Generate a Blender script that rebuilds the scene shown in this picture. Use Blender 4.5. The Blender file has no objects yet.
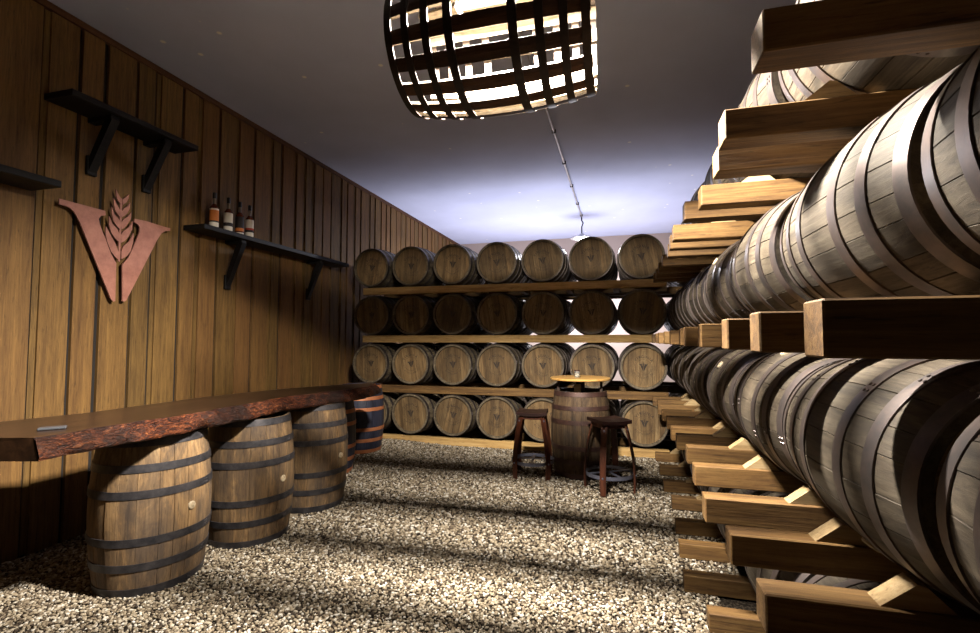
import bpy, math, random
import numpy as np
from mathutils import Vector, Matrix
random.seed(7)
C = bpy.context.scene.collection
PI = math.pi

# ------------------------------------------------------------------ camera, world, lights
EYE = 1.589
cd = bpy.data.cameras.new('camera'); cam = bpy.data.objects.new('camera', cd); C.objects.link(cam)
cd.sensor_width = 36; cd.lens = 17.6; cd.clip_start = 0.02; cd.clip_end = 100
cam.location = (0, 0, EYE); cam.rotation_euler = (math.radians(92.85), 0, math.radians(15.38))
bpy.context.scene.camera = cam

w = bpy.data.worlds.new('world'); bpy.context.scene.world = w; w.use_nodes = True
w.node_tree.nodes['Background'].inputs[0].default_value = (0.75, 0.8, 1.0, 1)
w.node_tree.nodes['Background'].inputs[1].default_value = 0.0

SHADE = Vector((-0.54, 2.10, 2.985))          # centre of the cask hung as a lampshade
def lamp(name, kind, loc, energy, color, size=0.1, rot=(0, 0, 0), **k):
    l = bpy.data.lights.new(name, kind); l.energy = energy; l.color = color
    if kind == 'AREA':
        l.shape = k.get('shape', 'DISK'); l.size = size
        if 'size_y' in k: l.size_y = k['size_y']
    elif kind == 'POINT': l.shadow_soft_size = size
    o = bpy.data.objects.new(name, l); o.location = loc; o.rotation_euler = rot; C.objects.link(o)
    return o
lamp('shade_light', 'AREA', SHADE + Vector((0.02, 0.0, 0.205)), 1350, (1.0, 0.93, 0.82), 0.34, shape='RECTANGLE', size_y=0.085)
lamp('rear_light', 'AREA', (-0.79, 10.2, 3.70), 500, (0.93, 0.93, 1.0), 0.30)
lamp('ceiling_wash', 'AREA', (-1.3, 10.0, 1.4), 260, (0.86, 0.86, 1.0), 5.0, (PI, 0, 0), shape='RECTANGLE', size_y=2.6)  # added uplight, unseen behind the racks, to brighten the ceiling
#lamp('room_glow', 'AREA', (-0.4, -1.6, 3.6), 45, (0.86, 0.88, 1.0), 1.6, (0, 0, 0))

vs = bpy.context.scene.view_settings
vs.view_transform = 'Standard'; vs.look = 'None'; vs.gamma = 1; vs.use_curve_mapping = False
vs.exposure = 0.0

# ------------------------------------------------------------------ materials
def lin(c):
    c /= 255
    return c / 12.92 if c <= .04045 else ((c + .055) / 1.055) ** 2.4
def rgb(r, g, b): return (lin(r), lin(g), lin(b), 1)
class NT:
    def __init__(s, name, rough=.7, metal=0.0, spec=.5):
        s.m = bpy.data.materials.new(name); s.m.use_nodes = True; s.t = s.m.node_tree; s.N = s.t.nodes; s.L = s.t.links
        s.b = s.N['Principled BSDF']; s.b.inputs['Roughness'].default_value = rough; s.b.inputs['Metallic'].default_value = metal
        s.b.inputs['Specular IOR Level'].default_value = spec
    def n(s, t, **k):
        o = s.N.new(t)
        for a, v in k.items():
            if isinstance(a, str) and a[0] == '_': o.inputs[a[1:].replace('_', ' ')].default_value = v
            else: setattr(o, a, v)
        return o
    def l(s, a, b): s.L.new(a, b)
    def coord(s, scale, seed=True):
        tc = s.n('ShaderNodeTexCoord'); mp = s.n('ShaderNodeMapping'); mp.inputs['Scale'].default_value = scale
        s.l(tc.outputs['Object'], mp.inputs['Vector'])
        if seed:
            oi = s.n('ShaderNodeObjectInfo'); ml = s.n('ShaderNodeMath', operation='MULTIPLY'); ml.inputs[1].default_value = 37.0
            s.l(oi.outputs['Random'], ml.inputs[0]); s.l(ml.outputs[0], mp.inputs['Location'])
        return mp.outputs['Vector']
    def noise(s, vec, scale=1, detail=5, rough=.6, dist=0):
        o = s.n('ShaderNodeTexNoise'); o.inputs['Scale'].default_value = scale; o.inputs['Detail'].default_value = detail
        o.inputs['Roughness'].default_value = rough; o.inputs['Distortion'].default_value = dist
        s.l(vec, o.inputs['Vector']); return o.outputs['Fac']
    def ramp(s, fac, stops):
        r = s.n('ShaderNodeValToRGB'); e = r.color_ramp.elements
        while len(e) < len(stops): e.new(.5)
        for q, (p, c) in zip(e, stops): q.position = p; q.color = c
        s.l(fac, r.inputs[0]); return r.outputs[0]
    def mix(s, fac, a, b, mode='MIX'):
        m = s.n('ShaderNodeMix', data_type='RGBA', blend_type=mode)
        for sock, v in ((m.inputs[0], fac), (m.inputs[6], a), (m.inputs[7], b)):
            if isinstance(v, (int, float, tuple)): sock.default_value = v
            else: s.l(v, sock)
        return m.outputs[2]
    def attr(s, name): return s.n('ShaderNodeAttribute', attribute_name=name).outputs['Fac']
    def bump(s, h, strength=.4, dist=.002):
        b = s.n('ShaderNodeBump'); b.inputs['Strength'].default_value = strength; b.inputs['Distance'].default_value = dist
        s.l(h, b.inputs['Height']); s.l(b.outputs[0], s.b.inputs['Normal'])
    def col(s, c): s.l(c, s.b.inputs['Base Color']); return s.m
def G(v): return (v, v, v, 1)

def wood(name, dark, mid, light, axis=2, stain=.5, rough=.72, vary=.35, stainc=(0.02, 0.018, 0.016, 1), tone=None, cover=0.0):
    """grain runs along the object's axis; every stave or board has its own tone (attribute rnd)"""
    t = NT(name, rough, spec=.3); sc = [60, 60, 60]; sc[axis] = 2.6
    g1 = t.noise(t.coord(sc), 1.0, 7, .7, .8)
    sc = [17, 17, 17]; sc[axis] = 1.1
    g2 = t.noise(t.coord(sc), 1.0, 5, .6, .5)
    mx = t.n('ShaderNodeMath', operation='MULTIPLY_ADD'); mx.inputs[1].default_value = .55
    m2 = t.n('ShaderNodeMath', operation='MULTIPLY'); m2.inputs[1].default_value = .45
    t.l(g1, mx.inputs[0]); t.l(g2, m2.inputs[0]); t.l(m2.outputs[0], mx.inputs[2]); g = mx.outputs[0]
    c = t.ramp(g, [(.36, dark), (.5, mid), (.66, light)])
    r = t.attr('rnd')
    c = t.mix(vary, c, t.ramp(r, [(0, G(.2)), (.5, G(.55)), (1, G(1.0))]), 'MULTIPLY')
    if tone:                                    # reddish or yellowish boards among the others
        c = t.mix(t.ramp(r, [(.25, G(0)), (.85, G(.6))]), c, tone, 'MIX')
    # blotchy stains, wider than the grain
    s2 = [5, 5, 5]; s2[axis] = 1.8
    st = t.noise(t.coord(s2), 1.0, 7, .72, .7)
    c = t.mix(t.ramp(st, [(.50 - cover, G(0)), (.60 - cover, G(stain * .6)), (.74 - cover, G(stain))]), c, stainc)
    s3 = [90, 90, 90]; s3[axis] = 9
    cr = t.noise(t.coord(s3), 1.0, 3, .6, .2)
    c = t.mix(t.ramp(cr, [(.30, G(.55)), (.40, G(0))]), c, tuple(q * .35 for q in dark[:3]) + (1,))
    oi = t.n('ShaderNodeObjectInfo'); c = t.mix(1.0, c, t.ramp(oi.outputs['Random'], [(0, G(.74)), (1, G(1.0))]), 'MULTIPLY')
    t.bump(g, .6, .004)
    return t.col(c)

M = {}
M['oak_rack'] = wood('grey_oak', rgb(65, 56, 43), rgb(106, 93, 73), rgb(136, 123, 102), stain=.45, vary=.4)
M['oak_side'] = wood('pale_side_oak', rgb(40, 34, 25), rgb(74, 64, 51), rgb(98, 89, 74), stain=.6, vary=.5, cover=.05, stainc=rgb(31, 23, 16))
M['oak_head'] = wood('head_oak', rgb(84, 62, 38), rgb(124, 98, 64), rgb(150, 126, 90), axis=1, stain=.55, vary=.5, cover=.05, stainc=rgb(40, 27, 18))
M['oak_bar'] = wood('brown_oak', rgb(90, 69, 45), rgb(140, 110, 75), rgb(167, 137, 98), stain=.75, vary=.35, stainc=rgb(51, 47, 47), cover=.10)
M['oak_table'] = wood('brown_table_oak', rgb(40, 28, 18), rgb(76, 57, 38), rgb(104, 84, 58), stain=.7, vary=.5)
M['oak_dark'] = wood('blue_black_oak', rgb(26, 27, 38), rgb(44, 46, 62), rgb(62, 64, 80), stain=.3, vary=.3, rough=.5)
M['oak_shade_x'] = wood('backlit_oak_along_x', rgb(40, 24, 14), rgb(74, 46, 27), rgb(104, 68, 42), axis=0, stain=.3, vary=.4)  # outer stave faces: backlit shade put into the colour, the oak isn't burnt
M['board'] = wood('wall_board', rgb(83, 60, 28), rgb(128, 96, 49), rgb(160, 123, 65), axis=2, stain=.3, vary=.5, stainc=rgb(58, 39, 20), tone=rgb(106, 69, 38))
M['beam'] = wood('sawn_beam', rgb(64, 43, 21), rgb(105, 76, 40), rgb(135, 105, 61), axis=0, stain=.4, vary=.2, stainc=rgb(50, 30, 16))
M['beam_y'] = wood('sawn_joist', rgb(122, 84, 50), rgb(168, 128, 82), rgb(198, 160, 112), axis=1, stain=.3, vary=.1, stainc=rgb(94, 62, 36))
M['beam_pale'] = wood('pale_sawn_beam', rgb(140, 108, 64), rgb(184, 148, 92), rgb(206, 174, 120), axis=0, stain=.35, vary=.1, stainc=rgb(84, 56, 32))
M['chock'] = wood('chock_wood', rgb(130, 104, 70), rgb(156, 132, 94), rgb(177, 154, 119), axis=0, stain=.1, vary=.1)
M['stool'] = wood('red_brown_stave', rgb(38, 15, 8), rgb(71, 35, 20), rgb(96, 55, 36), stain=.3, vary=.2, rough=.45)
M['seat'] = wood('dark_seat_wood', rgb(17, 7, 6), rgb(35, 17, 14), rgb(52, 29, 25), axis=0, stain=.2, vary=.3, rough=.4)
M['shelf'] = wood('black_shelf_wood', rgb(9, 8, 7), rgb(18, 15, 14), rgb(28, 24, 23), axis=1, stain=.2, vary=.2, rough=.6)
M['table_top'] = wood('honey_oak', rgb(167, 121, 62), rgb(190, 146, 84), rgb(202, 163, 103), axis=0, stain=.1, vary=.1, rough=.4)
M['post'] = wood('dark_post_wood', rgb(24, 15, 10), rgb(44, 28, 20), rgb(60, 40, 28), stain=.2, vary=.1)
M['trim'] = wood('trim_wood', rgb(58, 34, 19), rgb(84, 53, 31), rgb(105, 70, 43), axis=1, stain=.2, vary=.1)

def metal(name, a, b, rough=.5, met=.85):
    t = NT(name, rough, met); n = t.noise(t.coord((9, 9, 9)), 1.2, 6, .7)
    t.bump(n, .2, .001)
    return t.col(t.ramp(n, [(.35, a), (.68, b)]))
M['hoop'] = metal('galvanised_hoop', rgb(75, 71, 71), rgb(102, 89, 84), .45, .8)
M['hoop_bar'] = metal('dark_iron_hoop', rgb(42, 42, 46), rgb(78, 74, 76), .5, .6)
M['hoop_copper'] = metal('copper_hoop', rgb(150, 88, 53), rgb(176, 115, 77), .5, .3)
M['hoop_rust'] = metal('rusty_hoop', rgb(44, 28, 24), rgb(70, 46, 39), .55, .4)
M['hoop_black'] = metal('black_iron_hoop', rgb(30, 24, 20), rgb(52, 40, 32), .55, .5)
M['ring'] = metal('blue_grey_steel', rgb(96, 98, 116), rgb(130, 132, 148), .4, .7)
M['rose'] = metal('pink_copper_paint', rgb(136, 88, 74), rgb(164, 112, 96), .55, .1)
M['steel'] = metal('pale_steel', rgb(150, 152, 156), rgb(190, 190, 194), .35, .6)
M['blackmetal'] = metal('black_metal', rgb(26, 24, 24), rgb(44, 40, 40), .5, .6)

def plain(name, c, rough=.6, metal=0, **k):
    t = NT(name, rough, metal); t.b.inputs['Base Color'].default_value = c
    for a, v in k.items(): t.b.inputs[a.replace('_', ' ')].default_value = v
    return t.m
M['ink'] = plain('burnt_brand_mark', rgb(34, 24, 16), .8)
M['bung'] = wood('pale_bung', rgb(150, 132, 104), rgb(182, 164, 136), rgb(204, 190, 164), stain=.1, vary=.1)
M['tin'] = plain('dull_grey_tin', rgb(96, 98, 104), .35, .7)
M['label_cream'] = plain('cream_paper', rgb(216, 206, 190), .8)
M['label_dark'] = plain('dark_label_paper', rgb(38, 30, 30), .7)
M['label_orange'] = plain('orange_label_print', rgb(196, 110, 40), .7)
M['label_red'] = plain('red_label_print', rgb(176, 62, 40), .7)
M['cap'] = plain('black_cap', rgb(14, 11, 11), .4)
M['whisky'] = plain('amber_whisky_glass', rgb(96, 40, 16), .06, 0, Specular_IOR_Level=.8)
M['clear'] = plain('clear_glass_neck', rgb(188, 170, 150), .05, 0, Transmission_Weight=.6, IOR=1.3)
M['wax'] = plain('cream_wax', rgb(232, 220, 190), .5)
M['jar'] = plain('glass_jar', rgb(230, 232, 232), .03, 0, Transmission_Weight=.9, IOR=1.3)
def glow(name, c, s):
    t = NT(name); t.b.inputs['Base Color'].default_value = (1, 1, 1, 1)
    t.b.inputs['Emission Color'].default_value = c; t.b.inputs['Emission Strength'].default_value = s
    return t.m
M['bulb'] = glow('lit_bulb', (1, .97, .92, 1), 14)

t = NT('painted_ceiling', .9, spec=.2)
n = t.noise(t.coord((1, 1, 1), False), .7, 4, .6)
c = t.ramp(n, [(.3, rgb(178, 184, 208)), (.7, rgb(192, 198, 222))])
vo = t.n('ShaderNodeTexVoronoi', feature='F1'); vo.inputs['Scale'].default_value = 2.6
t.l(t.coord((1, 1, 1), False), vo.inputs['Vector'])
c = t.mix(t.ramp(vo.outputs['Distance'], [(.0, G(1)), (.05, G(.8)), (.07, G(0))]), c, rgb(240, 236, 226))
M['ceiling'] = t.col(c)
t = NT('dark_earth', 1.0, spec=.1)
vo = t.n('ShaderNodeTexVoronoi'); vo.inputs['Scale'].default_value = 55; t.l(t.coord((1, 1, 1), False), vo.inputs['Vector'])
t.bump(vo.outputs['Distance'], 1.0, .01)
M['earth'] = t.col(t.mix(t.ramp(vo.outputs['Distance'], [(.1, G(0)), (.6, G(1))]), rgb(66, 58, 49), rgb(28, 23, 18)))
t = NT('river_gravel', .85, spec=.3)
c = t.ramp(t.attr('rnd'), [(0, rgb(36, 28, 21)), (.14, rgb(72, 60, 47)), (.36, rgb(114, 101, 83)), (.66, rgb(137, 124, 104)), (.86, rgb(160, 150, 134)), (1, rgb(192, 186, 176))])
n = t.noise(t.coord((60, 60, 60), False), 1, 3, .6)
M['gravel'] = t.col(t.mix(.35, c, t.ramp(n, [(.3, G(.45)), (.7, G(1))]), 'MULTIPLY'))
M['shade_in'] = wood('lit_inner_oak', rgb(62, 54, 44), rgb(96, 86, 72), rgb(124, 114, 98), axis=0, stain=.1, vary=.3)  # same oak on the inner faces, coloured paler as if lamplit
M['front_wall'] = plain('dark_front_wall', rgb(60, 44, 32), .9)
M['rear_wall'] = plain('pale_rear_wall', rgb(174, 157, 146), .9)
M['black'] = plain('black_backing', rgb(20, 13, 9), .9)

# ------------------------------------------------------------------ mesh helpers
class MB:
    """collects verts, faces and one tone value per piece"""
    def __init__(s): s.v = []; s.f = []; s.r = []; s.mi = []
    def add(s, vs_, fs, r=.5, mi=0):
        o = len(s.v); s.v += [tuple(p) for p in vs_]; s.f += [tuple(i + o for i in f) for f in fs]
        s.r += [r] * len(vs_); s.mi += [mi] * len(fs); return s
    def box(s, x0, x1, y0, y1, z0, z1, r=.5, mi=0, bev=0.0, mat=None):
        if bev <= 0:
            vs_ = [(x, y, z) for x in (x0, x1) for y in (y0, y1) for z in (z0, z1)]
            fs = [(0, 1, 3, 2), (4, 6, 7, 5), (0, 4, 5, 1), (2, 3, 7, 6), (0, 2, 6, 4), (1, 5, 7, 3)]
        else:
            b = bev; X = (x0, x1); Y = (y0, y1); Z = (z0, z1); vs_ = []; idx = {}
            for i in (0, 1):
                for j in (0, 1):
                    for k in (0, 1):
                        sx, sy, sz = 1 - 2 * i, 1 - 2 * j, 1 - 2 * k
                        for ax in range(3):
                            p = [X[i] + sx * b, Y[j] + sy * b, Z[k] + sz * b]
                            p[ax] = (X[i], Y[j], Z[k])[ax]; idx[(i, j, k, ax)] = len(vs_); vs_.append(p)
            fs = []
            for ax in range(3):
                a, c_ = [q for q in range(3) if q != ax]
                for sd in (0, 1):
                    f = []
                    for (p, q) in ((0, 0), (1, 0), (1, 1), (0, 1)):
                        k = [0, 0, 0]; k[ax] = sd; k[a] = p; k[c_] = q; f.append(idx[(k[0], k[1], k[2], ax)])
                    fs.append(f)
            for ax in range(3):                     # edge strips
                a, c_ = [q for q in range(3) if q != ax]
                for p in (0, 1):
                    for q in (0, 1):
                        k0 = [0, 0, 0]; k0[a] = p; k0[c_] = q; k1 = list(k0); k1[ax] = 1
                        fs.append((idx[(*k0, a)], idx[(*k1, a)], idx[(*k1, c_)], idx[(*k0, c_)]))
            for i in (0, 1):
                for j in (0, 1):
                    for k in (0, 1): fs.append((idx[(i, j, k, 0)], idx[(i, j, k, 1)], idx[(i, j, k, 2)]))
        if mat is not None: vs_ = [tuple(mat @ Vector(p)) for p in vs_]
        return s.add(vs_, fs, r, mi)
    def lathe(s, prof, n=32, r=.5, mi=0, mat=None, close=True):
        vs_ = []; fs = []; m = len(prof)
        for i in range(n):
            a = 2 * PI * i / n
            for (q, z) in prof: vs_.append((q * math.cos(a), q * math.sin(a), z))
        for i in range(n):
            j = (i + 1) % n
            for k in range(m - 1): fs.append((i * m + k, j * m + k, j * m + k + 1, i * m + k + 1))
            if close: fs.append((i * m + m - 1, j * m + m - 1, j * m, i * m))
        if mat is not None: vs_ = [tuple(mat @ Vector(p)) for p in vs_]
        return s.add(vs_, fs, r, mi)
    def tube(s, pts, rad, n=8, r=.5, mi=0):
        P = [Vector(p) for p in pts]; R = rad if isinstance(rad, (list, tuple)) else [rad] * len(P)
        vs_ = []; fs = []
        for i, p in enumerate(P):
            d = (P[min(i + 1, len(P) - 1)] - P[max(i - 1, 0)]).normalized()
            u = d.cross(Vector((0.13, .21, 1)) if abs(d.z) < .9 else Vector((0, 1, 0))).normalized(); v2 = d.cross(u)
            for k in range(n):
                a = 2 * PI * k / n; vs_.append(tuple(p + (u * math.cos(a) + v2 * math.sin(a)) * R[i]))
        for i in range(len(P) - 1):
            for k in range(n):
                j = (k + 1) % n; fs.append((i * n + k, i * n + j, (i + 1) * n + j, (i + 1) * n + k))
        fs.append(tuple(range(n))[::-1]); fs.append(tuple((len(P) - 1) * n + k for k in range(n)))
        return s.add(vs_, fs, r, mi)
    def prism(s, poly, fn, h0, h1, r=.5, mi=0):
        """poly of 2D points, fn(a, b, h) -> 3D point"""
        n = len(poly); vs_ = [fn(a, b, h0) for a, b in poly] + [fn(a, b, h1) for a, b in poly]
        fs = [tuple(range(n))[::-1], tuple(range(n, 2 * n))] + [(i, (i + 1) % n, n + (i + 1) % n, n + i) for i in range(n)]
        return s.add(vs_, fs, r, mi)
    def mesh(s, name, mats, smooth=False):
        me = bpy.data.meshes.new(name); me.from_pydata(s.v, [], s.f)
        import bmesh
        bm = bmesh.new(); bm.from_mesh(me); bmesh.ops.recalc_face_normals(bm, faces=bm.faces); bm.to_mesh(me); bm.free()
        at = me.attributes.new('rnd', 'FLOAT', 'POINT'); at.data.foreach_set('value', s.r)
        for m_ in (mats if isinstance(mats, (list, tuple)) else [mats]): me.materials.append(m_)
        me.polygons.foreach_set('material_index', s.mi)
        if smooth: me.shade_smooth(); me.set_sharp_from_angle(angle=math.radians(35))
        me.update(); return me
    def build(s, name, mats, parent=None, smooth=False, loc=(0, 0, 0)):
        return link(name, s.mesh(name, mats, smooth), parent, loc)
def link(name, me, parent=None, loc=(0, 0, 0)):
    o = bpy.data.objects.new(name, me); C.objects.link(o); o.location = loc
    if parent is not None: o.parent = parent
    return o
def tag(o, label, cat, group=None, kind=None):
    o['label'] = label
    if cat: o['category'] = cat
    if group: o['group'] = group
    if kind: o['kind'] = kind
    return o
def thing(name, label, cat, loc=(0, 0, 0), rot=(0, 0, 0), group=None):
    o = bpy.data.objects.new(name, None); o.empty_display_size = .1; C.objects.link(o)
    o.location = loc; o.rotation_euler = rot; return tag(o, label, cat, group)
def struct(o): o['kind'] = 'structure'; return o
def copy_tree(o, parent=None):
    c_ = o.copy(); C.objects.link(c_)
    if parent is not None: c_.parent = parent
    for ch in list(o.children): copy_tree(ch, c_)
    return c_
ORD = ['first', 'second', 'third', 'fourth', 'fifth', 'sixth', 'seventh', 'eighth', 'ninth', 'tenth', 'eleventh', 'twelfth', 'thirteenth', 'fourteenth', 'fifteenth', 'sixteenth']
def ss(a, b, x):
    q = min(1, max(0, (x - a) / (b - a))); return q * q * (3 - 2 * q)
def zf(x, y): return .10 * ss(3.4, 6.2, y) + .045 * ss(-2.2, -3.3, x) * ss(4.2, 5.8, y) if y < 8 else .1
# ------------------------------------------------------------------ the setting
WL, WR, CEIL, Y0, Y1 = -4.295, 1.80, 4.231, -3.2, 12.4
m = MB(); nx, ny = 40, 70
xs = [WL + (WR - WL) * i / nx for i in range(nx + 1)]; ys = [Y0 + (Y1 - Y0) * j / ny for j in range(ny + 1)]
m.add([(x, y, zf(x, y) - .012) for y in ys for x in xs], [(j * (nx + 1) + i, j * (nx + 1) + i + 1, (j + 1) * (nx + 1) + i + 1, (j + 1) * (nx + 1) + i) for j in range(ny) for i in range(nx)])
struct(m.build('floor', M['earth'], smooth=True))

def gravel():
    rs = np.random.RandomState(3)
    t_ = (1 + 5 ** .5) / 2
    iv = np.array([(-1, t_, 0), (1, t_, 0), (-1, -t_, 0), (1, -t_, 0), (0, -1, t_), (0, 1, t_), (0, -1, -t_), (0, 1, -t_), (t_, 0, -1), (t_, 0, 1), (-t_, 0, -1), (-t_, 0, 1)], float); iv /= np.linalg.norm(iv[0])
    fa = np.array([(0, 11, 5), (0, 5, 1), (0, 1, 7), (0, 7, 10), (0, 10, 11), (1, 5, 9), (5, 11, 4), (11, 10, 2), (10, 7, 6), (7, 1, 8), (3, 9, 4), (3, 4, 2), (3, 2, 6), (3, 6, 8), (3, 8, 9), (4, 9, 5), (2, 4, 11), (6, 2, 10), (8, 6, 7), (9, 8, 1)])
    P = []
    for (x0, x1, y0, y1, sp) in ((WL + .015, .55, 1.35, 3.4, .0165), (WL + .015, .75, 3.4, 6.75, .0195)):
        gx, gy = np.meshgrid(np.arange(x0 + .01, x1, sp), np.arange(y0, y1, sp)); q = np.stack([gx.ravel(), gy.ravel()], 1)
        q += rs.uniform(-.5, .5, q.shape) * sp
        # only the ground in view, with a margin
        th = np.degrees(np.arctan2(q[:, 0], q[:, 1])); q = q[(th > -64)]
        P.append(np.concatenate([q, np.full((len(q), 1), sp)], 1))
    P = np.concatenate(P)
    for bx, by, br in ((-3.12, 2.615, .29), (-2.99, 3.365, .285), (-2.94, 4.12, .28), (-3.31, 4.95, .25), (-3.385, 5.78, .25), (-.47, 5.62, .28)):
        P = P[np.hypot(P[:, 0] - bx, P[:, 1] - by) > br]      # nothing under the upright barrels
    n = len(P)
    z = np.array([zf(a, b) for a, b, _ in P])
    R = P[:, 2] * rs.uniform(.42, .86, n)
    sc = np.stack([rs.uniform(.8, 1.3, n), rs.uniform(.65, 1.0, n), rs.uniform(.45, .85, n)], 1) * R[:, None]
    V = iv[None] * (1 + rs.uniform(-.22, .22, (n, 12, 1))) * sc[:, None]
    tx = rs.uniform(-.7, .7, n); c_, s_ = np.cos(tx), np.sin(tx); y_, z_ = V[..., 1].copy(), V[..., 2].copy()
    V[..., 1] = y_ * c_[:, None] - z_ * s_[:, None]; V[..., 2] = y_ * s_[:, None] + z_ * c_[:, None]
    a = rs.uniform(0, 2 * np.pi, n); c_, s_ = np.cos(a), np.sin(a); x_, y_ = V[..., 0].copy(), V[..., 1].copy()
    V[..., 0] = x_ * c_[:, None] - y_ * s_[:, None]; V[..., 1] = x_ * s_[:, None] + y_ * c_[:, None]
    V += np.stack([P[:, 0], P[:, 1], z - .004 + rs.uniform(-.004, .005, n)], 1)[:, None]
    F = (fa[None] + (np.arange(n) * 12)[:, None, None]).reshape(-1, 3)
    me = bpy.data.meshes.new('gravel'); me.vertices.add(n * 12); me.vertices.foreach_set('co', V.reshape(-1))
    me.loops.add(F.size); me.loops.foreach_set('vertex_index', F.reshape(-1).astype(np.int32))
    me.polygons.add(len(F)); me.polygons.foreach_set('loop_start', np.arange(len(F), dtype=np.int32) * 3)
    me.update(); me.validate()
    at = me.attributes.new('rnd', 'FLOAT', 'POINT'); at.data.foreach_set('value', np.repeat(rs.uniform(0, 1, n), 12))
    me.materials.append(M['gravel'])
    tag(link('gravel', me), 'loose tan and cream gravel spread over the whole floor', 'gravel', kind='stuff')
gravel()

m = MB(); m.box(WL - .1, WR + .1, Y0 - .1, Y1 + .1, CEIL, CEIL + .08); struct(m.build('ceiling', M['ceiling']))
m = MB(); m.box(WL - .12, WL - .024, Y0, Y1, -.1, CEIL, .5, 1)
y = Y0; rs = random.Random(11)
known = [2.578, 2.84, 3.05, 3.32, 3.52, 3.81, 4.0, 4.27]
edges = []
while y < 2.578 - .15:
    y += rs.choice([.2, .22, .25, .27]); edges.append(min(y, 2.4))
edges = [e for e in edges if e < 2.35] + known; y = 4.27
while y < Y1:
    y += rs.choice([.2, .28, .21, .25]); edges.append(y)
y = Y0
for e in edges:
    gp = rs.choice([.028, .042, .034])
    if rs.random() < .5:                      # a thinner tongue board shows beside the face board
        m.box(WL - .03, WL - .016, y - .01, y + .04, 0, CEIL - .03, .04)
        m.box(WL - .028, WL + .006 * rs.random(), y + .03, e - gp, -.02, CEIL - .03, rs.random(), bev=.002)
    else:
        m.box(WL - .028, WL + .006 * rs.random(), y, e - gp, -.02, CEIL - .03, rs.random(), bev=.002)
    y = e
struct(m.build('wall_left', [M['board'], M['black']]))
m = MB(); m.box(WL - .02, WL + .022, Y0, Y1, CEIL - .055, CEIL, .5); struct(m.build('trim_1', M['trim']))
m = MB(); m.box(WL - .1, WR + .1, Y1, Y1 + .1, -.1, CEIL); struct(m.build('wall_back', M['rear_wall']))
m = MB(); m.box(WL - .1, WR + .1, Y0 - .1, Y0, -.1, CEIL); struct(m.build('wall_front', M['front_wall']))
m = MB(); m.box(WR + .03, WR + .1, Y0, Y1, -.1, CEIL, .5, 1); y = Y0
while y < Y1 - .1:
    e = min(Y1, y + rs.choice([.2, .24, .28])); m.box(WR, WR + .04, y, e - .02, -.02, CEIL, rs.random()); y = e
struct(m.build('wall_right', [M['board'], M['black']]))
# ------------------------------------------------------------------ barrels
def bar_r(z, L, re, rm): q = 2 * z / L - 1; return rm - (rm - re) * q * q
def stave_mesh(L, re, rm, ns=22, seed=0, cut=None):
    rs = random.Random(seed); m = MB(); nz = 16
    ws = [rs.uniform(.75, 1.3) for _ in range(ns)]; tot = sum(ws); a = 0
    for k in range(ns):
        da = 2 * PI * ws[k] / tot; g = .006; sub = 3; rr = rs.random(); lift = rs.uniform(-.0012, .0012)
        vs_ = []; cols = [(a, -.004)] + [(a + g + (da - 2 * g) * i / sub, lift) for i in range(sub + 1)] + [(a + da, -.004)]
        zs = [L * j / nz for j in range(nz + 1)]
        for z in zs:
            for ang, d in cols:
                r_ = bar_r(z, L, re, rm) + d; vs_.append((r_ * math.cos(ang), r_ * math.sin(ang), z))
        nc = len(cols)
        fs = [(j * nc + i, j * nc + i + 1, (j + 1) * nc + i + 1, (j + 1) * nc + i) for j in range(nz) for i in range(nc - 1)]
        # chime: end grain and the inner lip down to the head
        for j, zz, s_ in ((0, 0, 1), (nz, L, -1)):
            b = len(vs_)
            for ang, d in cols: vs_.append(((re - .024) * math.cos(ang), (re - .024) * math.sin(ang), zz))
            for ang, d in cols: vs_.append(((re - .026) * math.cos(ang), (re - .026) * math.sin(ang), zz + s_ * .045))
            for i in range(nc - 1):
                fs.append((j * nc + i, j * nc + i + 1, b + i + 1, b + i)); fs.append((b + i, b + i + 1, b + nc + i + 1, b + nc + i))
        m.add(vs_, fs, rr); a += da
    return m
def hoop_mesh(L, re, rm, z0, z1, th=.0035, seed=0, rivets=True):
    m = MB(); zs = [z0, (z0 + z1) / 2, z1]
    out = [(bar_r(z, L, re, rm) + .001 + th, z) for z in zs]; inn = [(bar_r(z, L, re, rm) - .002, z) for z in reversed(zs)]
    m.lathe(out + inn, 64)
    if rivets:                                 # lapped end with two rivets
        a0 = random.Random(seed).uniform(-.3, .3)
        for dz in (.3, .7):
            z = z0 + (z1 - z0) * dz; r_ = bar_r(z, L, re, rm) + th + .001
            for da in (0, .07):
                a = a0 + da; p = Vector((r_ * math.cos(a), r_ * math.sin(a), z)); d = Vector((math.cos(a), math.sin(a), 0))
                m.tube([p - d * .002, p + d * .003], [.006, .004], 6)
    return m
def head_mesh(re, z, up, seed=0, nb=7):
    rs = random.Random(seed); R = re - .0245; m = MB(); x = -R
    cuts = [-R] + sorted(-R + 2 * R * (i + rs.uniform(-.25, .25)) / nb for i in range(1, nb)) + [R]
    for i in range(nb):
        a, b = cuts[i] + (.001 if i else 0), cuts[i + 1] - (.001 if i < nb - 1 else 0); n = 8; top = []; bot = []
        for k in range(n + 1):
            q = a + (b - a) * k / n; h = math.sqrt(max(R * R - q * q, 1e-8)); top.append((q, h)); bot.append((q, -h))
        m.prism(bot + top[::-1], lambda u, v, h: (u, v, h), z - .012 * up, z + .0 * up, rs.random())
    return m
_gl = {}
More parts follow.
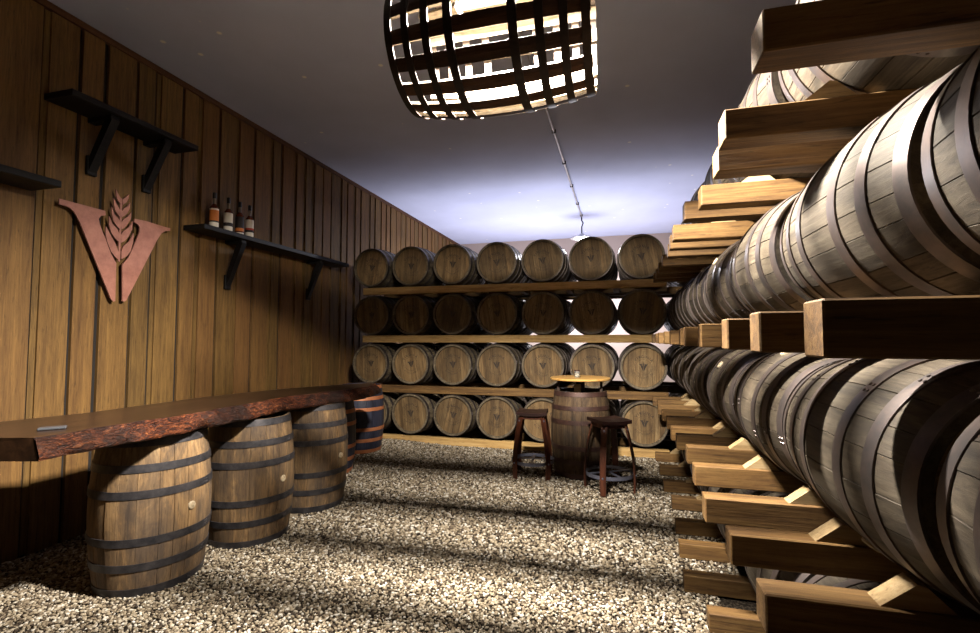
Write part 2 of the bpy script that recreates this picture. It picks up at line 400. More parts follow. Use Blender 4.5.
def glyph(ch):
    if ch not in _gl:
        cu = bpy.data.curves.new('glyph', 'FONT'); cu.body = ch; cu.size = 1; cu.align_x = 'CENTER'; cu.resolution_u = 2
        o = bpy.data.objects.new('glyph', cu); C.objects.link(o); dg = bpy.context.evaluated_depsgraph_get()
        me = bpy.data.meshes.new_from_object(o.evaluated_get(dg)); _gl[ch] = ([tuple(v.co) for v in me.vertices], [tuple(p.vertices) for p in me.polygons])
        bpy.data.objects.remove(o); bpy.data.curves.remove(cu); bpy.data.meshes.remove(me)
    return _gl[ch]
SIGN = {"L":[[2.669,2.696],[2.671,2.651],[2.71,2.651],[2.747,2.644],[2.778,2.619],[2.801,2.583],[2.826,2.539],[3.092,1.943],[3.111,1.923],[3.128,1.928],[3.124,2.259],[3.078,2.331],[2.976,2.566],[2.966,2.607],[2.981,2.637],[3.021,2.653],[3.016,2.69],[2.835,2.693]],"R":[[3.272,2.686],[3.269,2.654],[3.302,2.643],[3.322,2.619],[3.32,2.572],[3.263,2.41],[3.229,2.325],[3.177,2.254],[3.19,1.933],[3.208,1.931],[3.225,1.945],[3.448,2.435],[3.496,2.541],[3.535,2.609],[3.577,2.642],[3.626,2.653],[3.625,2.679],[3.564,2.679],[3.378,2.69]]}
LEAF = {"l1":[[3.026,2.56],[3.025,2.498],[3.04,2.431],[3.077,2.349],[3.122,2.303],[3.145,2.298],[3.138,2.36],[3.112,2.424],[3.068,2.49]],"r1":[[3.267,2.554],[3.266,2.476],[3.245,2.388],[3.211,2.333],[3.167,2.301],[3.163,2.361],[3.18,2.419],[3.228,2.468]],"l2":[[3.048,2.654],[3.051,2.584],[3.07,2.517],[3.107,2.471],[3.143,2.446],[3.141,2.516],[3.121,2.555],[3.08,2.592]],"r2":[[3.254,2.66],[3.251,2.584],[3.222,2.513],[3.187,2.464],[3.158,2.445],[3.155,2.512],[3.175,2.553],[3.223,2.597]],"l3":[[3.067,2.74],[3.07,2.678],[3.087,2.619],[3.117,2.581],[3.142,2.564],[3.142,2.629],[3.123,2.655],[3.09,2.683]],"r3":[[3.238,2.736],[3.235,2.674],[3.209,2.621],[3.178,2.577],[3.157,2.563],[3.154,2.626],[3.175,2.659],[3.21,2.69]],"l4":[[3.08,2.819],[3.084,2.762],[3.098,2.715],[3.122,2.686],[3.142,2.669],[3.142,2.723],[3.128,2.747],[3.104,2.777]],"r4":[[3.225,2.82],[3.222,2.763],[3.202,2.717],[3.174,2.684],[3.156,2.669],[3.154,2.723],[3.171,2.753],[3.203,2.78]],"l5":[[3.096,2.901],[3.101,2.848],[3.117,2.808],[3.145,2.783],[3.146,2.831],[3.128,2.851]],"r5":[[3.213,2.894],[3.209,2.852],[3.192,2.814],[3.163,2.784],[3.157,2.83],[3.182,2.854]]}
def stamp_mesh(z):
    """brand burnt into a head: V with a wheat ear, a broken ring and lettering round it"""
    m = MB(); k = .115
    for p in list(SIGN.values()) + list(LEAF.values()):
        q = [((a - 3.147) * k, (b - 2.36) * k) for a, b in p]
        m.prism(q, lambda u, v, h: (u, v, h), z - .001, z + .0012)
    def arc(text, R, a0, a1, size, inside=False):
        for i, ch in enumerate(text):
            if ch == ' ': continue
            a = math.radians(a0 + (a1 - a0) * i / max(1, len(text) - 1)); vs_, fs = glyph(ch)
            rot = a - PI / 2 if not inside else a + PI / 2
            o = []
            for x, y_, _ in vs_:
                x *= size; y_ = (y_ - .35) * size
                o.append((R * math.cos(a) + x * math.cos(rot) - y_ * math.sin(rot), R * math.sin(a) + x * math.sin(rot) + y_ * math.cos(rot), z + .0014))
            m.add(o, fs)
    arc('VIRGINIA', .135, 138, 42, .052); arc('DISTILLERY CO', .135, 218, 322, .03, True)
    for R, seg in ((.098, 28), (.108, 44)):
        for i in range(seg):
            if R > .1 and (i % 2): continue
            a0 = 2 * PI * i / seg; a1 = a0 + 2 * PI / seg * (.92 if R > .1 else 1.0)
            m.add([((R + d) * math.cos(a), (R + d) * math.sin(a), z + .0012) for a, d in ((a0, -.001), (a1, -.001), (a1, .001), (a0, .001))], [(0, 1, 2, 3)])
    return m
HOOPS = [(.0, .046), (.145, .19), (.29, .335)]
def make_barrel(name, L, re, rm, oak, hoopm, seed, label, cat='barrel', stamp=False, bung_z=None, bung_a=0, headm='oak_head', bottom_head=True):
    t_ = thing(name, label, cat)
    stave_mesh(L, re, rm, 22, seed).build('staves', M[oak], t_, True)
    k = L / .89
    for a, b in HOOPS:
        for z0, z1 in ((a * k, b * k), (L - b * k, L - a * k)):
            hoop_mesh(L, re, rm, z0, z1, seed=seed + int(z0 * 100)).build('hoop', M[hoopm], t_, True)
    hd = head_mesh(re, L - .035, 1, seed).build('head', M[headm], t_)
    if stamp: stamp_mesh(L - .035).build('brand_mark', M['ink'], hd)
    if bottom_head: head_mesh(re, .035, -1, seed + 5).build('head', M[headm], t_)
    if bung_z is not None:
        r_ = bar_r(bung_z, L, re, rm); m = MB()
        m.tube([(0, 0, -.01), (0, 0, .006), (0, 0, .009)], [.026, .026, .022], 16); m.tube([(0, 0, .004), (0, 0, .0115)], .006, 8)
        o = m.build('bung', M['bung'], t_); a = bung_a
        o.location = (r_ * math.cos(a), r_ * math.sin(a), bung_z); o.rotation_euler = (0, PI / 2, a)
    return t_

# rack at the back: seven columns of four rows, heads to the room
BX, BS, BY, BL = -3.638, .65, 6.455, .89
ROWZ = [.524, 1.244, 1.964, 2.684]; ROWN = ['bottom row', 'second row up', 'third row up', 'top row']
protos = []
for v in range(4):
    protos.append(make_barrel('barrel', BL, .285, .319, 'oak_rack', 'hoop', 40 + v, 'x', stamp=True, bung_z=.45, bung_a=.6))
first = [True] * 4
pos_n = ['leftmost', 'second from left', 'third from left', 'middle', 'third from right', 'second from right', 'rightmost']
for r in range(4):
    for c_ in range(7):
        v = (r * 3 + c_ * 2 + (c_ // 3)) % 4
        o = protos[v] if first[v] else copy_tree(protos[v]); first[v] = False
        rr_ = random.Random(r * 10 + c_)
        o.location = (BX + BS * c_ + rr_.uniform(-.003, .003), BY + BL + rr_.uniform(-.02, .02), ROWZ[r])
        o.rotation_euler = (PI / 2, -math.radians(rr_.uniform(-12, 12)), 0)
        tag(o, 'barrel lying head-on in back rack, %s, %s' % (ROWN[r], pos_n[c_]), 'barrel', 'barrels in the back rack')
LV = [0, .8235, 1.558, 2.275]; BH = .104
def beam(x0, x1, y0, y1, z0, z1, label, group, mat='beam', seed=0):
    m = MB(); m.box(x0, x1, y0, y1, z0, z1, random.Random(seed).random(), bev=.004)
    o = m.build('rack_beam', M[mat]); return tag(o, label, 'beam', group)
LN = ['under the bottom row', 'between the first and second rows', 'between the second and third rows', 'under the top row']
for l in range(4):
    z0 = LV[l] + (.098 if l == 0 else 0)
    beam(-3.78, .56, 6.475, 6.56, z0, z0 + BH, 'long sawn front beam of the back rack, %s' % LN[l], 'front beams of the back rack', 'beam' if l == 1 else 'beam_pale', seed=l)
    beam(-3.78, .62, 7.13, 7.22, z0, z0 + BH, 'long sawn rear beam of the back rack, %s' % LN[l], 'rear beams of the back rack', seed=l + 9)
for c_ in range(6):
    x = BX + BS * (c_ + .5)
    m = MB(); m.box(x - .045, x + .045, 6.60, 7.12, LV[3] + .0, LV[3] + .07, .6, bev=.003)
    tag(m.build('cross_rail', M['beam_y']), 'short pale cross rail under the top row, gap %s from the left' % ORD[c_], 'beam', 'cross rails under the top row')

protos_back = []
for r in range(4):
    for c_ in range(8):
        if not protos_back:
            o = make_barrel('barrel', BL, .285, .319, 'oak_rack', 'hoop', 77, 'x', bung_z=.45, bung_a=.6); protos_back.append(o)
        else: o = copy_tree(protos_back[0])
        o.location = (BX + BS * c_ + .02, BY + 2 * BL + .12, ROWZ[r]); o.rotation_euler = (PI / 2, -.3 * ((r * 5 + c_ * 3) % 7), 0)
        tag(o, 'barrel glimpsed in the second layer behind back rack, %s, %s' % (ROWN[r], ORD[c_] + ' from left'), 'barrel', 'barrels in the layer behind the back rack')
for l in range(4):
    for yy, nm in ((7.50, 'near'), (8.10, 'far')):
        z0 = LV[l] + (.098 if l == 0 else 0)
        beam(-3.78, 1.25, yy, yy + .09, z0, z0 + BH, '%s beam of the second barrel layer, %s' % (nm, LN[l]), 'beams of the second barrel layer', seed=l + 19)

# rack on the right: barrels end to end, beams sticking out into the aisle
RX = .89
TZ = [.48, 1.243, 1.9685, 2.685]
TN = ['lowest tier', 'second tier up', 'third tier up', 'top tier']
FAR = [1.20, 2.14, 3.08, 4.02, 4.96, 5.90, 6.84]
protos = []
for v in range(4):
    b = make_barrel('barrel', .89, .272, .311, 'oak_side', 'hoop', 60 + v, 'x', bung_z=.45, bung_a=2.0 + v)
    protos.append(b)
first = [True] * 4
wn = ['nearest in view', 'second nearest', 'third nearest', 'fourth nearest', 'fifth nearest', 'sixth nearest', 'seventh nearest']
for r in range(4):
    for k, yf in enumerate(FAR):
        if r in (0, 3) and k == 0: continue          # wholly outside the frame
        name = wn[k - (1 if r in (0, 3) else 0)] + (', by the back rack' if k == len(FAR) - 1 else '')
        v = (r + k * 3) % 4
        o = protos[v] if first[v] else copy_tree(protos[v]); first[v] = False
        rr_ = random.Random(r * 17 + k)
        o.location = (RX + rr_.uniform(-.012, .012), yf + rr_.uniform(-.006, .006), TZ[r])
        o.rotation_euler = (PI / 2, -rr_.uniform(0, 6.28), 0)
        tag(o, 'barrel on its side in right-hand rack, %s, %s' % (TN[r], name), 'barrel', 'barrels in the right-hand rack')
TIPS = [[(.44, 1.5), (.44, 2.0), (.45, 2.45), (.438, 3.0), (.36, 3.42), (.385, 3.90), (.40, 4.31), (.42, 4.82), (.385, 5.26), (.385, 5.8), (.381, 6.4)],
        [(.34, 1.12), (.352, 1.525), (.349, 1.924), (.329, 2.313), (.361, 2.853), (.383, 3.322), (.362, 3.709), (.356, 4.025), (.367, 4.52), (.36, 4.95), (.35, 5.35), (.374, 5.775), (.34, 6.049)],
        [(.335, 1.043), (.335, 1.442), (.34, 1.85), (.335, 2.37), (.33, 2.85), (.34, 3.175), (.335, 3.73), (.335, 4.25), (.33, 4.8), (.34, 5.35), (.335, 5.9)],
        [(.335, .85), (.333, 1.347), (.348, 1.869), (.385, 2.202), (.40, 2.717), (.354, 2.994), (.35, 3.571), (.36, 3.9), (.374, 4.247), (.37, 4.75), (.37, 5.2), (.374, 5.637), (.37, 6.0)]]
HID = [3, 1, 0, 1]        # beams nearer than the frame's edge, per level
LR = ['floor level', 'second level', 'eye level', 'top level']
for l in range(4):
    for k, (xt, yf) in enumerate(TIPS[l]):
        rr_ = random.Random(l * 31 + k)
        wd = .095 if l != 3 else .11
        z0 = LV[l] + (zf(.6, yf) if l == 0 else 0); x1_ = 1.50
        hh = BH
        where = '%s, %s from near end' % (LR[l], ORD[k - HID[l]]) if k >= HID[l] else '%s, cut off by the photo edge, %s' % (LR[l], ORD[k])
        m = MB(); m.box(xt, x1_, yf - wd, yf, z0, z0 + hh, rr_.random(), bev=.004)
        o = m.build('rack_beam', M['beam'])
        tag(o, 'sawn beam sticking out of right-hand rack, ' + where, 'beam', 'beams of the right-hand rack')
        if l != 2:
            zc = TZ[l] - (z0 + hh)
            fk = min(range(len(FAR)), key=lambda i: abs(FAR[i] - .445 - (yf - wd / 2)))
            zz = (yf - wd / 2) - (FAR[fk] - .89); rb = bar_r(min(max(zz, 0), .89), .89, .272, .311) + .006
            # wedge whose far face leans on the barrel
            hz = .062; dx = math.sqrt(max(rb * rb - (zc - hz) ** 2, 1e-4)); xa = RX - dx - .014
            m = MB(); y0_, y1_ = yf - wd + .012, yf - .016
            m.prism([(xa - .09, .0), (xa - .01, hz), (xa + .012, hz - .006), (xa + .07, 0.0)], lambda u, v_, h: (u, h, z0 + hh + v_), y0_, y1_, rr_.random())
            tag(m.build('barrel_chock', M['chock']), 'pale wooden wedge on right-hand rack beam, ' + where, 'wedge', 'wedges holding the right-hand barrels')
# ------------------------------------------------------------------ bar: slab on upright barrels
BARS = [(-3.12, 2.615, .97, .305, .350, -.17, 'nearest the camera, under the slab', .50),
        (-2.99, 3.365, .97, .296, .338, -.15, 'second along the bar, with a blue-black stain at the top', .48),
        (-2.94, 4.12, .97, .294, .335, -.05, 'third along the bar, streaked with black drips', .48)]
for i, (x, y, L, re, rm, ba, lab, bz) in enumerate(BARS):
    o = make_barrel('upright_barrel', L, re, rm, 'oak_bar', 'hoop_bar', 80 + i, 'weathered oak barrel standing upright, ' + lab, bung_z=bz, bung_a=ba + .0, headm='oak_bar')
    o.location = (x, y, zf(x, y) - .002); o.rotation_euler = (0, 0, 0); o['group'] = 'upright barrels under the bar'
    a = math.atan2(-y, -x)
    o.rotation_euler = (0, 0, a + [.82, .93, .92][i])
for i, (x, y, lab) in enumerate([(-3.31, 4.95, 'left of the two at the far end of the bar'), (-3.385, 5.78, 'right of the two, beside the back rack')]):
    o = make_barrel('upright_barrel', .86, .262, .305, 'oak_dark', 'hoop_copper', 90 + i, 'blue-black barrel with copper hoops, ' + lab, headm='oak_dark')
    o.location = (x, y, zf(x, y)); o['group'] = 'dark barrels with copper hoops'

slab = thing('bar_slab', 'long glossy live-edge wood slab forming the bar top on barrels', 'bar top', (.03, .04, 0))
def slab_top():
    t = NT('polished_slab_wood', .3, spec=.5)
    g = t.noise(t.coord((14, 1.2, 14)), 1.0, 6, .6, 1.0)
    c = t.ramp(g, [(.3, rgb(20, 12, 8)), (.55, rgb(42, 26, 16)), (.8, rgb(66, 44, 28))])
    t.b.inputs['Coat Weight'].default_value = .1; t.b.inputs['Coat Roughness'].default_value = .2
    return t.col(c)
def slab_edge():
    t = NT('red_live_edge', .5, spec=.2)
    g = t.noise(t.coord((22, 12, 34)), 1.3, 8, .72, 1.6)
    c = t.ramp(g, [(.36, rgb(10, 5, 3)), (.47, rgb(48, 20, 10)), (.57, rgb(92, 47, 23)), (.72, rgb(156, 100, 60))])
    big = t.noise(t.coord((3, 2.2, 3), False), 1.0, 4, .6, .5)
    c = t.mix(t.ramp(big, [(.44, G(.85)), (.58, G(0))]), c, rgb(20, 9, 6))
    t.b.inputs['Coat Weight'].default_value = 0; t.b.inputs['Coat Roughness'].default_value = .2
    t.bump(g, .9, .02)
    return t.col(c)
front = [(-2.85, 1.70), (-2.835, 2.0), (-2.81, 2.32), (-2.785, 2.52), (-2.77, 2.68), (-2.80, 2.86), (-2.79, 3.1), (-2.82, 3.5), (-2.74, 3.85), (-2.64, 4.16), (-2.62, 4.5), (-2.655, 4.8), (-2.72, 4.94)]
back = [(-3.80, 1.44), (-3.52, 2.4), (-3.52, 3.33), (-3.34, 4.1), (-3.02, 4.7), (-2.86, 4.93)]
def dense(P, n):
    out = []
    L_ = [0]
    for a, b in zip(P, P[1:]): L_.append(L_[-1] + math.dist(a, b))
    for i in range(n + 1):
        s_ = L_[-1] * i / n; k = max(j for j in range(len(P)) if L_[j] <= s_ + 1e-9); k = min(k, len(P) - 2)
        q = (s_ - L_[k]) / (L_[k + 1] - L_[k]); out.append((P[k][0] * (1 - q) + P[k + 1][0] * q, P[k][1] * (1 - q) + P[k + 1][1] * q))
    return out
N_ = 150; F_ = dense(front, N_); B_ = dense(back, N_)
ZB, ZT = .985, 1.100
rs = random.Random(4)
def fz(i, t_): # live edge relief
    y = F_[i][1]; return .010 * math.sin(y * 9 + t_ * 5) + .008 * math.sin(y * 23 + 2 * t_ + 1) + .006 * math.sin(y * 47 + 7 * t_) + (-.03 * math.exp(-((y - 2.62) / .06) ** 2) * (1 - t_))
prof = [(0, 0.0), (.12, .012), (.35, .006), (.6, -.006), (.85, -.018), (1, -.035)]
m = MB(); vs_ = []; fs = []; mi = []
n = len(prof)
for i in range(N_ + 1):
    for t_, d in prof: vs_.append((F_[i][0] + d + fz(i, t_), F_[i][1], ZB + (ZT - ZB) * t_ + (.004 * math.sin(F_[i][1] * 31) if 0 < t_ < 1 else 0)))
for i in range(N_):
    for k in range(n - 1): fs.append((i * n + k, (i + 1) * n + k, (i + 1) * n + k + 1, i * n + k + 1))
body = MB()
vb = []
for i in range(N_ + 1):
    vb += [(F_[i][0] + fz(i, 1) - .035, F_[i][1], ZT), (B_[i][0], B_[i][1], ZT), (B_[i][0], B_[i][1], ZB), (F_[i][0] + fz(i, 0), F_[i][1], ZB)]
fb = []
for i in range(N_):
    for a, b in ((0, 1), (1, 2), (2, 3)): fb.append((i * 4 + a, (i + 1) * 4 + a, (i + 1) * 4 + b, i * 4 + b))
fb += [(0, 1, 2, 3), tuple(N_ * 4 + q for q in (3, 2, 1, 0))]
body.add(vb, fb); body.build('slab_body', slab_top(), slab)
m.add(vs_, fs); o = m.build('live_edge', slab_edge(), slab, True); o['label'] = 'glossy red knotty live edge facing the room'
m = MB(); m.box(-.06, .06, -.03, .03, 0, .014, bev=.004)
o = m.build('tin_box', M['tin'], loc=(-3.03, 1.93, ZT)); o.rotation_euler = (0, 0, .9); tag(o, 'small flat grey tin lying on the near end of the bar slab', 'tin')

# ------------------------------------------------------------------ shelves on the left wall
def shelf(y0, y1, zt, dep, br, label, drop=.6):
    s_ = thing('wall_shelf', label, 'shelf', (WL + .01, y0, zt), group='black shelves on the plank wall')
    m = MB(); m.box(0, dep, 0, y1 - y0, -.05, 0, .5, bev=.004); m.build('shelf_board', M['shelf'], s_)
    for yb in br:
        m = MB(); yy = yb - y0
        m.box(.0, .03, yy - .04, yy + .04, -drop, -drop + .16, .3, bev=.003)
        m.box(.0, dep - .04, yy - .035, yy + .035, -.09, -.05, .5, bev=.003)
        # leaning strut
        m.prism([(.02, -drop + .01), (.02, -drop + .13), (dep - .11, -.085), (dep - .03, -.085)], lambda u, v, h: (u, yy + h, v), -.032, .032, .7)
        m.build('shelf_bracket', M['shelf'], s_)
shelf(2.57, 3.696, 3.497, .30, (2.922, 3.404), 'highest black shelf, near the ceiling on the plank wall', .53)
shelf(3.82, 6.46, 2.76, .27, (4.386, 5.828), 'long black shelf holding the four bottles')
shelf(.7, 2.523, 2.765, .31, (1.0, 2.0), 'black shelf cut off by the left edge of the photo', .55)

def bottle(y, kind, label):
    t_ = thing('whisky_bottle', label, 'bottle', (-4.13, y, 2.76), (0, 0, 0), 'bottles on the long shelf'); t_.scale = (1.05, 1.05, 1.12)
    m = MB(); m.lathe([(.0001, .004), (.036, 0), (.040, .006), (.041, .03), (.041, .185), (.038, .205), (.026, .222), (.017, .236), (.0001, .236)], 28, close=False); m.build('glass_body', M['whisky'], t_, True)
    m = MB(); m.lathe([(.0001, .236), (.017, .236), (.0155, .26), (.0155, .292), (.0001, .292)], 20, close=False); m.build('neck', M['clear'], t_, True)
    m = MB(); m.lathe([(.0001, .290), (.018, .290), (.019, .296), (.019, .340), (.017, .345), (.0001, .345)], 20, close=False); m.build('cap', M['cap'], t_, True)
    m = MB()
    def band(z0, z1, mi): 
        a0, a1 = -2.3, 1.0; vs2 = []; n2 = 14
        for i in range(n2 + 1):
            a = a0 + (a1 - a0) * i / n2
            for z in (z0, z1): vs2.append((.0422 * math.cos(a), .0422 * math.sin(a), z))
        m.add(vs2, [(2 * i, 2 * i + 2, 2 * i + 3, 2 * i + 1) for i in range(n2)], .5, mi)
    if kind == 0: band(.075, .175, 2); band(.175, .19, 0); band(.06, .075, 1); band(.01, .06, 0)
    elif kind == 1: band(.095, .19, 0); band(.06, .095, 1); band(.01, .06, 0)
    elif kind == 2: band(.075, .19, 1); band(.045, .075, 2); band(.01, .03, 0)
    else: band(.105, .19, 0); band(.085, .105, 3); band(.06, .085, 1); band(.01, .06, 0)
    m.build('paper_label', [M['label_cream'], M['label_dark'], M['label_orange'], M['label_red']], t_)
bottle(4.044, 0, 'leftmost whisky bottle on the shelf, with an orange label')
bottle(4.232, 1, 'second whisky bottle from left, plain cream label with a dark stripe')
bottle(4.394, 2, 'third whisky bottle from left, mostly dark label')
bottle(4.543, 3, 'rightmost whisky bottle on the shelf, cream label with a red mark')

# ------------------------------------------------------------------ V sign
sg = thing('wall_sign', 'pink copper letter V with a wheat ear, mounted on the plank wall', 'sign', (WL + .03, 3.147, 1.923))
def sp(poly): return [(a - 3.147, b - 1.923) for a, b in poly]
m = MB()
for p in SIGN.values(): m.prism(sp(p), lambda u, v, h: (h, u, v), .028, .040)
m.build('letter', M['rose'], sg)
m = MB()
for p in LEAF.values(): m.prism(sp(p), lambda u, v, h: (h, u, v), .028, .041)
m.prism(sp([(3.139, 2.835), (3.139, 2.285), (3.147, 2.272), (3.155, 2.285), (3.155, 2.835)]), lambda u, v, h: (h, u, v), .028, .0405)
m.build('wheat_ear', M['rose'], sg)
m = MB()
for (u, v) in ((-.30, .72), (-.08, .15), (.08, .15), (.30, .72), (0, .5)): m.tube([(-.03, u, v), (.03, u, v)], .006, 8)
m.build('standoff_pin', M['blackmetal'], sg)

# ------------------------------------------------------------------ tall table on a barrel, jar
TX, TY = -.47, 5.62; tz = zf(TX, TY)
o = make_barrel('table_barrel', .93, .292, .335, 'oak_table', 'hoop_rust', 95, 'red-brown oak barrel standing upright under the round table top', headm='oak_table'); o.location = (TX, TY, tz)
tt = thing('round_table_top', 'round honey-coloured table top on posts above the barrel', 'table', (TX, TY, tz + .93))
ztop = 1.165 - (tz + .93)
m = MB(); m.lathe([(.0001, ztop - .028), (.33, ztop - .028), (.342, ztop - .02), (.342, ztop - .006), (.335, ztop), (.0001, ztop)], 64, close=False); m.build('table_top', M['table_top'], tt, True)
m = MB(); m.box(-.05, .05, -.035, .035, -.035, ztop - .028, .5, bev=.004); m.build('post', M['post'], tt)
m = MB(); m.box(-.065, .01, -.055, -.035, -.03, .07, .5, bev=.002); o = m.build('block', M['chock'], tt); o['label'] = 'pale block nailed to the post'
for a in (-2.75, -.35, 1.6):
    m = MB(); m.box(-.014, .014, -.014, .014, -.035, ztop - .028, .5); m.build('leg', M['post'], tt, loc=(.255 * math.cos(a), .255 * math.sin(a), 0))
jr = thing('candle_jar', 'small glass jar candle in the middle of the round table', 'candle', (TX - .03, TY - .04, 1.165))
m = MB(); m.lathe([(.0001, 0), (.03, 0), (.032, .01), (.032, .075), (.0295, .075), (.0295, .012), (.0001, .008)], 24, close=False); m.build('glass', M['jar'], jr, True)
m = MB(); m.lathe([(.0001, .012), (.028, .012), (.028, .05), (.0001, .05)], 24, close=False); m.build('wax', M['wax'], jr, True)
m = MB(); m.lathe([(.028, .072), (.033, .072), (.033, .084), (.028, .084)], 24); m.build('rim', M['hoop_rust'], jr, True)

# ------------------------------------------------------------------ bar stools
def stool(x, y, rz, label):
    z = zf(x, y)
    t_ = thing('bar_stool', label, 'stool', (x, y, z), (0, 0, rz), 'bar stools by the barrel table')
    H_ = .72; h = .165
    m = MB(); vs_ = []; n2 = 10
    for j in range(n2 + 1):
        for i in range(n2 + 1):
            u, v = -1 + 2 * i / n2, -1 + 2 * j / n2
            vs_.append((u * h, v * h, H_ - .012 * (1 - u * u) ))
    top = [(j * (n2 + 1) + i, j * (n2 + 1) + i + 1, (j + 1) * (n2 + 1) + i + 1, (j + 1) * (n2 + 1) + i) for j in range(n2) for i in range(n2)]
    k = len(vs_); vs_ += [(a, b, c_ - .035) for a, b, c_ in vs_]; fs = top + [tuple(q + k for q in f[::-1]) for f in top]
    e = [i for i in range(n2)]
    for i in range(n2):
        for a, b in ((i, i + 1), (n2 * (n2 + 1) + i, n2 * (n2 + 1) + i + 1), (i * (n2 + 1), (i + 1) * (n2 + 1)), (i * (n2 + 1) + n2, (i + 1) * (n2 + 1) + n2)):
            fs.append((a, b, b + k, a + k))
    m.add(vs_, fs); m.build('seat', M['seat'], t_)
    m = MB(); m.box(-h + .03, h - .03, -h + .03, h - .03, H_ - .085, H_ - .042, .4, bev=.004); m.build('seat_frame', M['stool'], t_)
    for (sx, sy) in ((-1, -1), (1, -1), (1, 1), (-1, 1)):
        m = MB(); vs_ = []; n3 = 14; d = Vector((sx, sy, 0)).normalized(); s_ = Vector((-sy, sx, 0)).normalized()
        for j in range(n3 + 1):
            q = j / n3; zz = (H_ - .055) * (1 - q); rad = .175 + .085 * math.sin(q * PI * .62) - .004
            for (a, b) in ((-.03, -.009), (.03, -.009), (.03, .009), (-.03, .009)):
                p = d * (rad + b) + s_ * a; vs_.append((p.x, p.y, zz))
        fs = [(j * 4 + a, j * 4 + (a + 1) % 4, (j + 1) * 4 + (a + 1) % 4, (j + 1) * 4 + a) for j in range(n3) for a in range(4)]
        fs += [(0, 1, 2, 3), tuple(n3 * 4 + a for a in (3, 2, 1, 0))]
        m.add(vs_, fs, .6)
        lg = m.build('leg', M['stool'], t_)
        m = MB()
        for zz in (.62, .17):
            q = 1 - zz / (H_ - .055); rad = .175 + .085 * math.sin(q * PI * .62) + .004
            p = d * rad; m.tube([(p.x, p.y, zz), (p.x + d.x * .008, p.y + d.y * .008, zz)], [.011, .008], 10)
        m.build('bolt', M['ring'], lg)
    m = MB(); R = .235; m.lathe([(R, .15), (R + .005, .15), (R + .005, .185), (R, .185)], 48); m.build('foot_ring', M['ring'], t_, True)
    m = MB(); m.box(-R, R, -.014, .014, .176, .184); m.box(-.014, .014, -R, R, .168, .176); m.build('ring_brace', M['ring'], t_)
stool(-.985, 5.40, math.radians(5), 'bar stool to the left of the barrel table')
stool(-.14, 5.13, math.radians(32), 'bar stool in front of the barrel table, turned corner-on')

# ------------------------------------------------------------------ cask lampshade
sh = thing('cask_lampshade', 'hollowed oak cask with open staves hung as a big lampshade', 'lamp', SHADE, (0, 0, 0))
RY = Matrix.Rotation(PI / 2, 4, 'Y')
SL, SRE, SRM = .88, .282, .325
def sr(s_): q = 2 * s_ / SL; return SRM - (SRM - SRE) * q * q
NS = 16
PHI = [352.5, 15, 37, 57, 76, 114, 134, 156, 179, 200, 222, 244, 266, 288, 309.5, 331]    # from straight down towards the back rack
for k in range(NS):
    a = math.radians(PHI[k] - 90); hw = PI / NS * .50; m = MB(); n3 = 14; vs_ = []
    for j in range(n3 + 1):
        x = -SL / 2 + SL * j / n3; r_ = sr(x)
        for da, dr in ((-hw, 0), (0, .0015), (hw, 0), (hw, -.016), (-hw, -.016)):
            vs_.append((x, (r_ + dr) * math.cos(a + da), (r_ + dr) * math.sin(a + da)))
    fs = [(j * 5 + i, j * 5 + (i + 1) % 5, (j + 1) * 5 + (i + 1) % 5, (j + 1) * 5 + i) for j in range(n3) for i in range(5)]
    fs += [(0, 1, 2, 3, 4), tuple(n3 * 5 + i for i in (4, 3, 2, 1, 0))]
    m.add(vs_, fs, random.Random(k).random())
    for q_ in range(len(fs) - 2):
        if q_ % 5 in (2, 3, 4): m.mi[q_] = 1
    m.build('stave', [M['oak_shade_x'], M['shade_in']], sh)
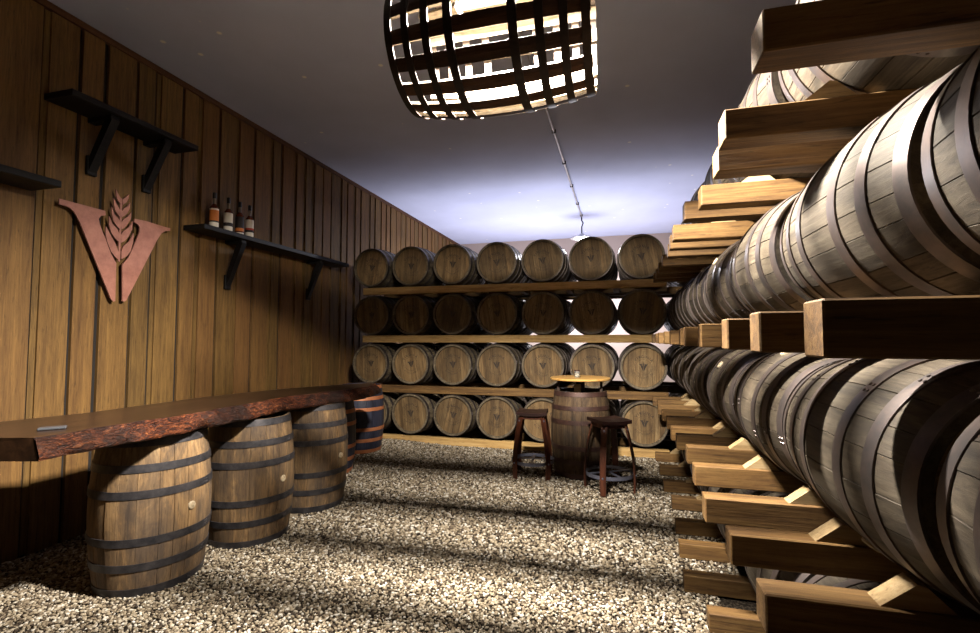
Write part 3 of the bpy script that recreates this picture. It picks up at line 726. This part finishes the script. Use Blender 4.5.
for c_, wd in ((-.42, .035), (-.335, .034), (-.24, .036), (-.135, .038), (.135, .038), (.24, .036), (.335, .034), (.42, .035)):
    m = MB(); z0, z1 = c_ - wd / 2, c_ + wd / 2
    m.lathe([(sr(z0) + .005, z0), (sr(z1) + .005, z1), (sr(z1) + .001, z1), (sr(z0) + .001, z0)], 64, mat=RY); m.build('hoop', M['hoop_black'], sh, True)
m = MB(); m.tube([(0, 0, .30), (0, 0, CEIL - SHADE.z)], .009, 8); m.lathe([(.0001, CEIL - SHADE.z - .03), (.06, CEIL - SHADE.z - .03), (.06, CEIL - SHADE.z), (.0001, CEIL - SHADE.z)], 24, close=False); m.build('hanging_rod', M['blackmetal'], sh, True)
lm = MB(); lm.box(-.18, .22, -.045, .045, .225, .26, bev=.006); lm.box(-.19, .23, -.05, .05, .214, .225); lm.box(-.195, -.19, -.05, .05, .160, .225); lm.box(.23, .235, -.05, .05, .160, .225); lm.build('lamp_housing', M['steel'], sh)
lm = MB(); lm.box(-.16, .20, -.032, .032, .208, .2135); lm.build('lamp_face', M['bulb'], sh)

# ------------------------------------------------------------------ conduit and rear lamp
cn = thing('ceiling_conduit', 'thin pale conduit running along the ceiling to the rear lamp', 'conduit', (-.79, 2.0, CEIL))
m = MB(); m.tube([(0, 0, -.022), (0, 8.2, -.022)], .016, 10); m.build('pipe', M['steel'], cn, True)
for y in (.6, 1.7, 2.8, 3.9, 5.0, 6.1, 7.2, 8.1):
    m = MB(); m.box(-.026, .026, y - .014, y + .014, -.042, 0, bev=.002); m.build('clip', M['blackmetal'], cn)
rl = thing('pendant_lamp', 'small disc lamp hanging behind the back rack at the end of the conduit', 'lamp', (-.79, 10.2, CEIL))
m = MB(); m.tube([(0, 0, 0), (0, 0, -.10), (.03, 0, -.16), (.0, 0, -.24), (0, 0, -.40)], .014, 8); m.build('cord', M['blackmetal'], rl, True)
m = MB(); m.lathe([(.0001, -.38), (.05, -.39), (.06, -.43), (.23, -.47), (.235, -.49), (.0001, -.48)], 32, close=False); m.build('lamp_hood', M['steel'], rl, True)
m = MB(); m.lathe([(.0001, -.485), (.16, -.49), (.14, -.51), (.0001, -.515)], 32, close=False); m.build('lamp_face', M['bulb'], rl, True)
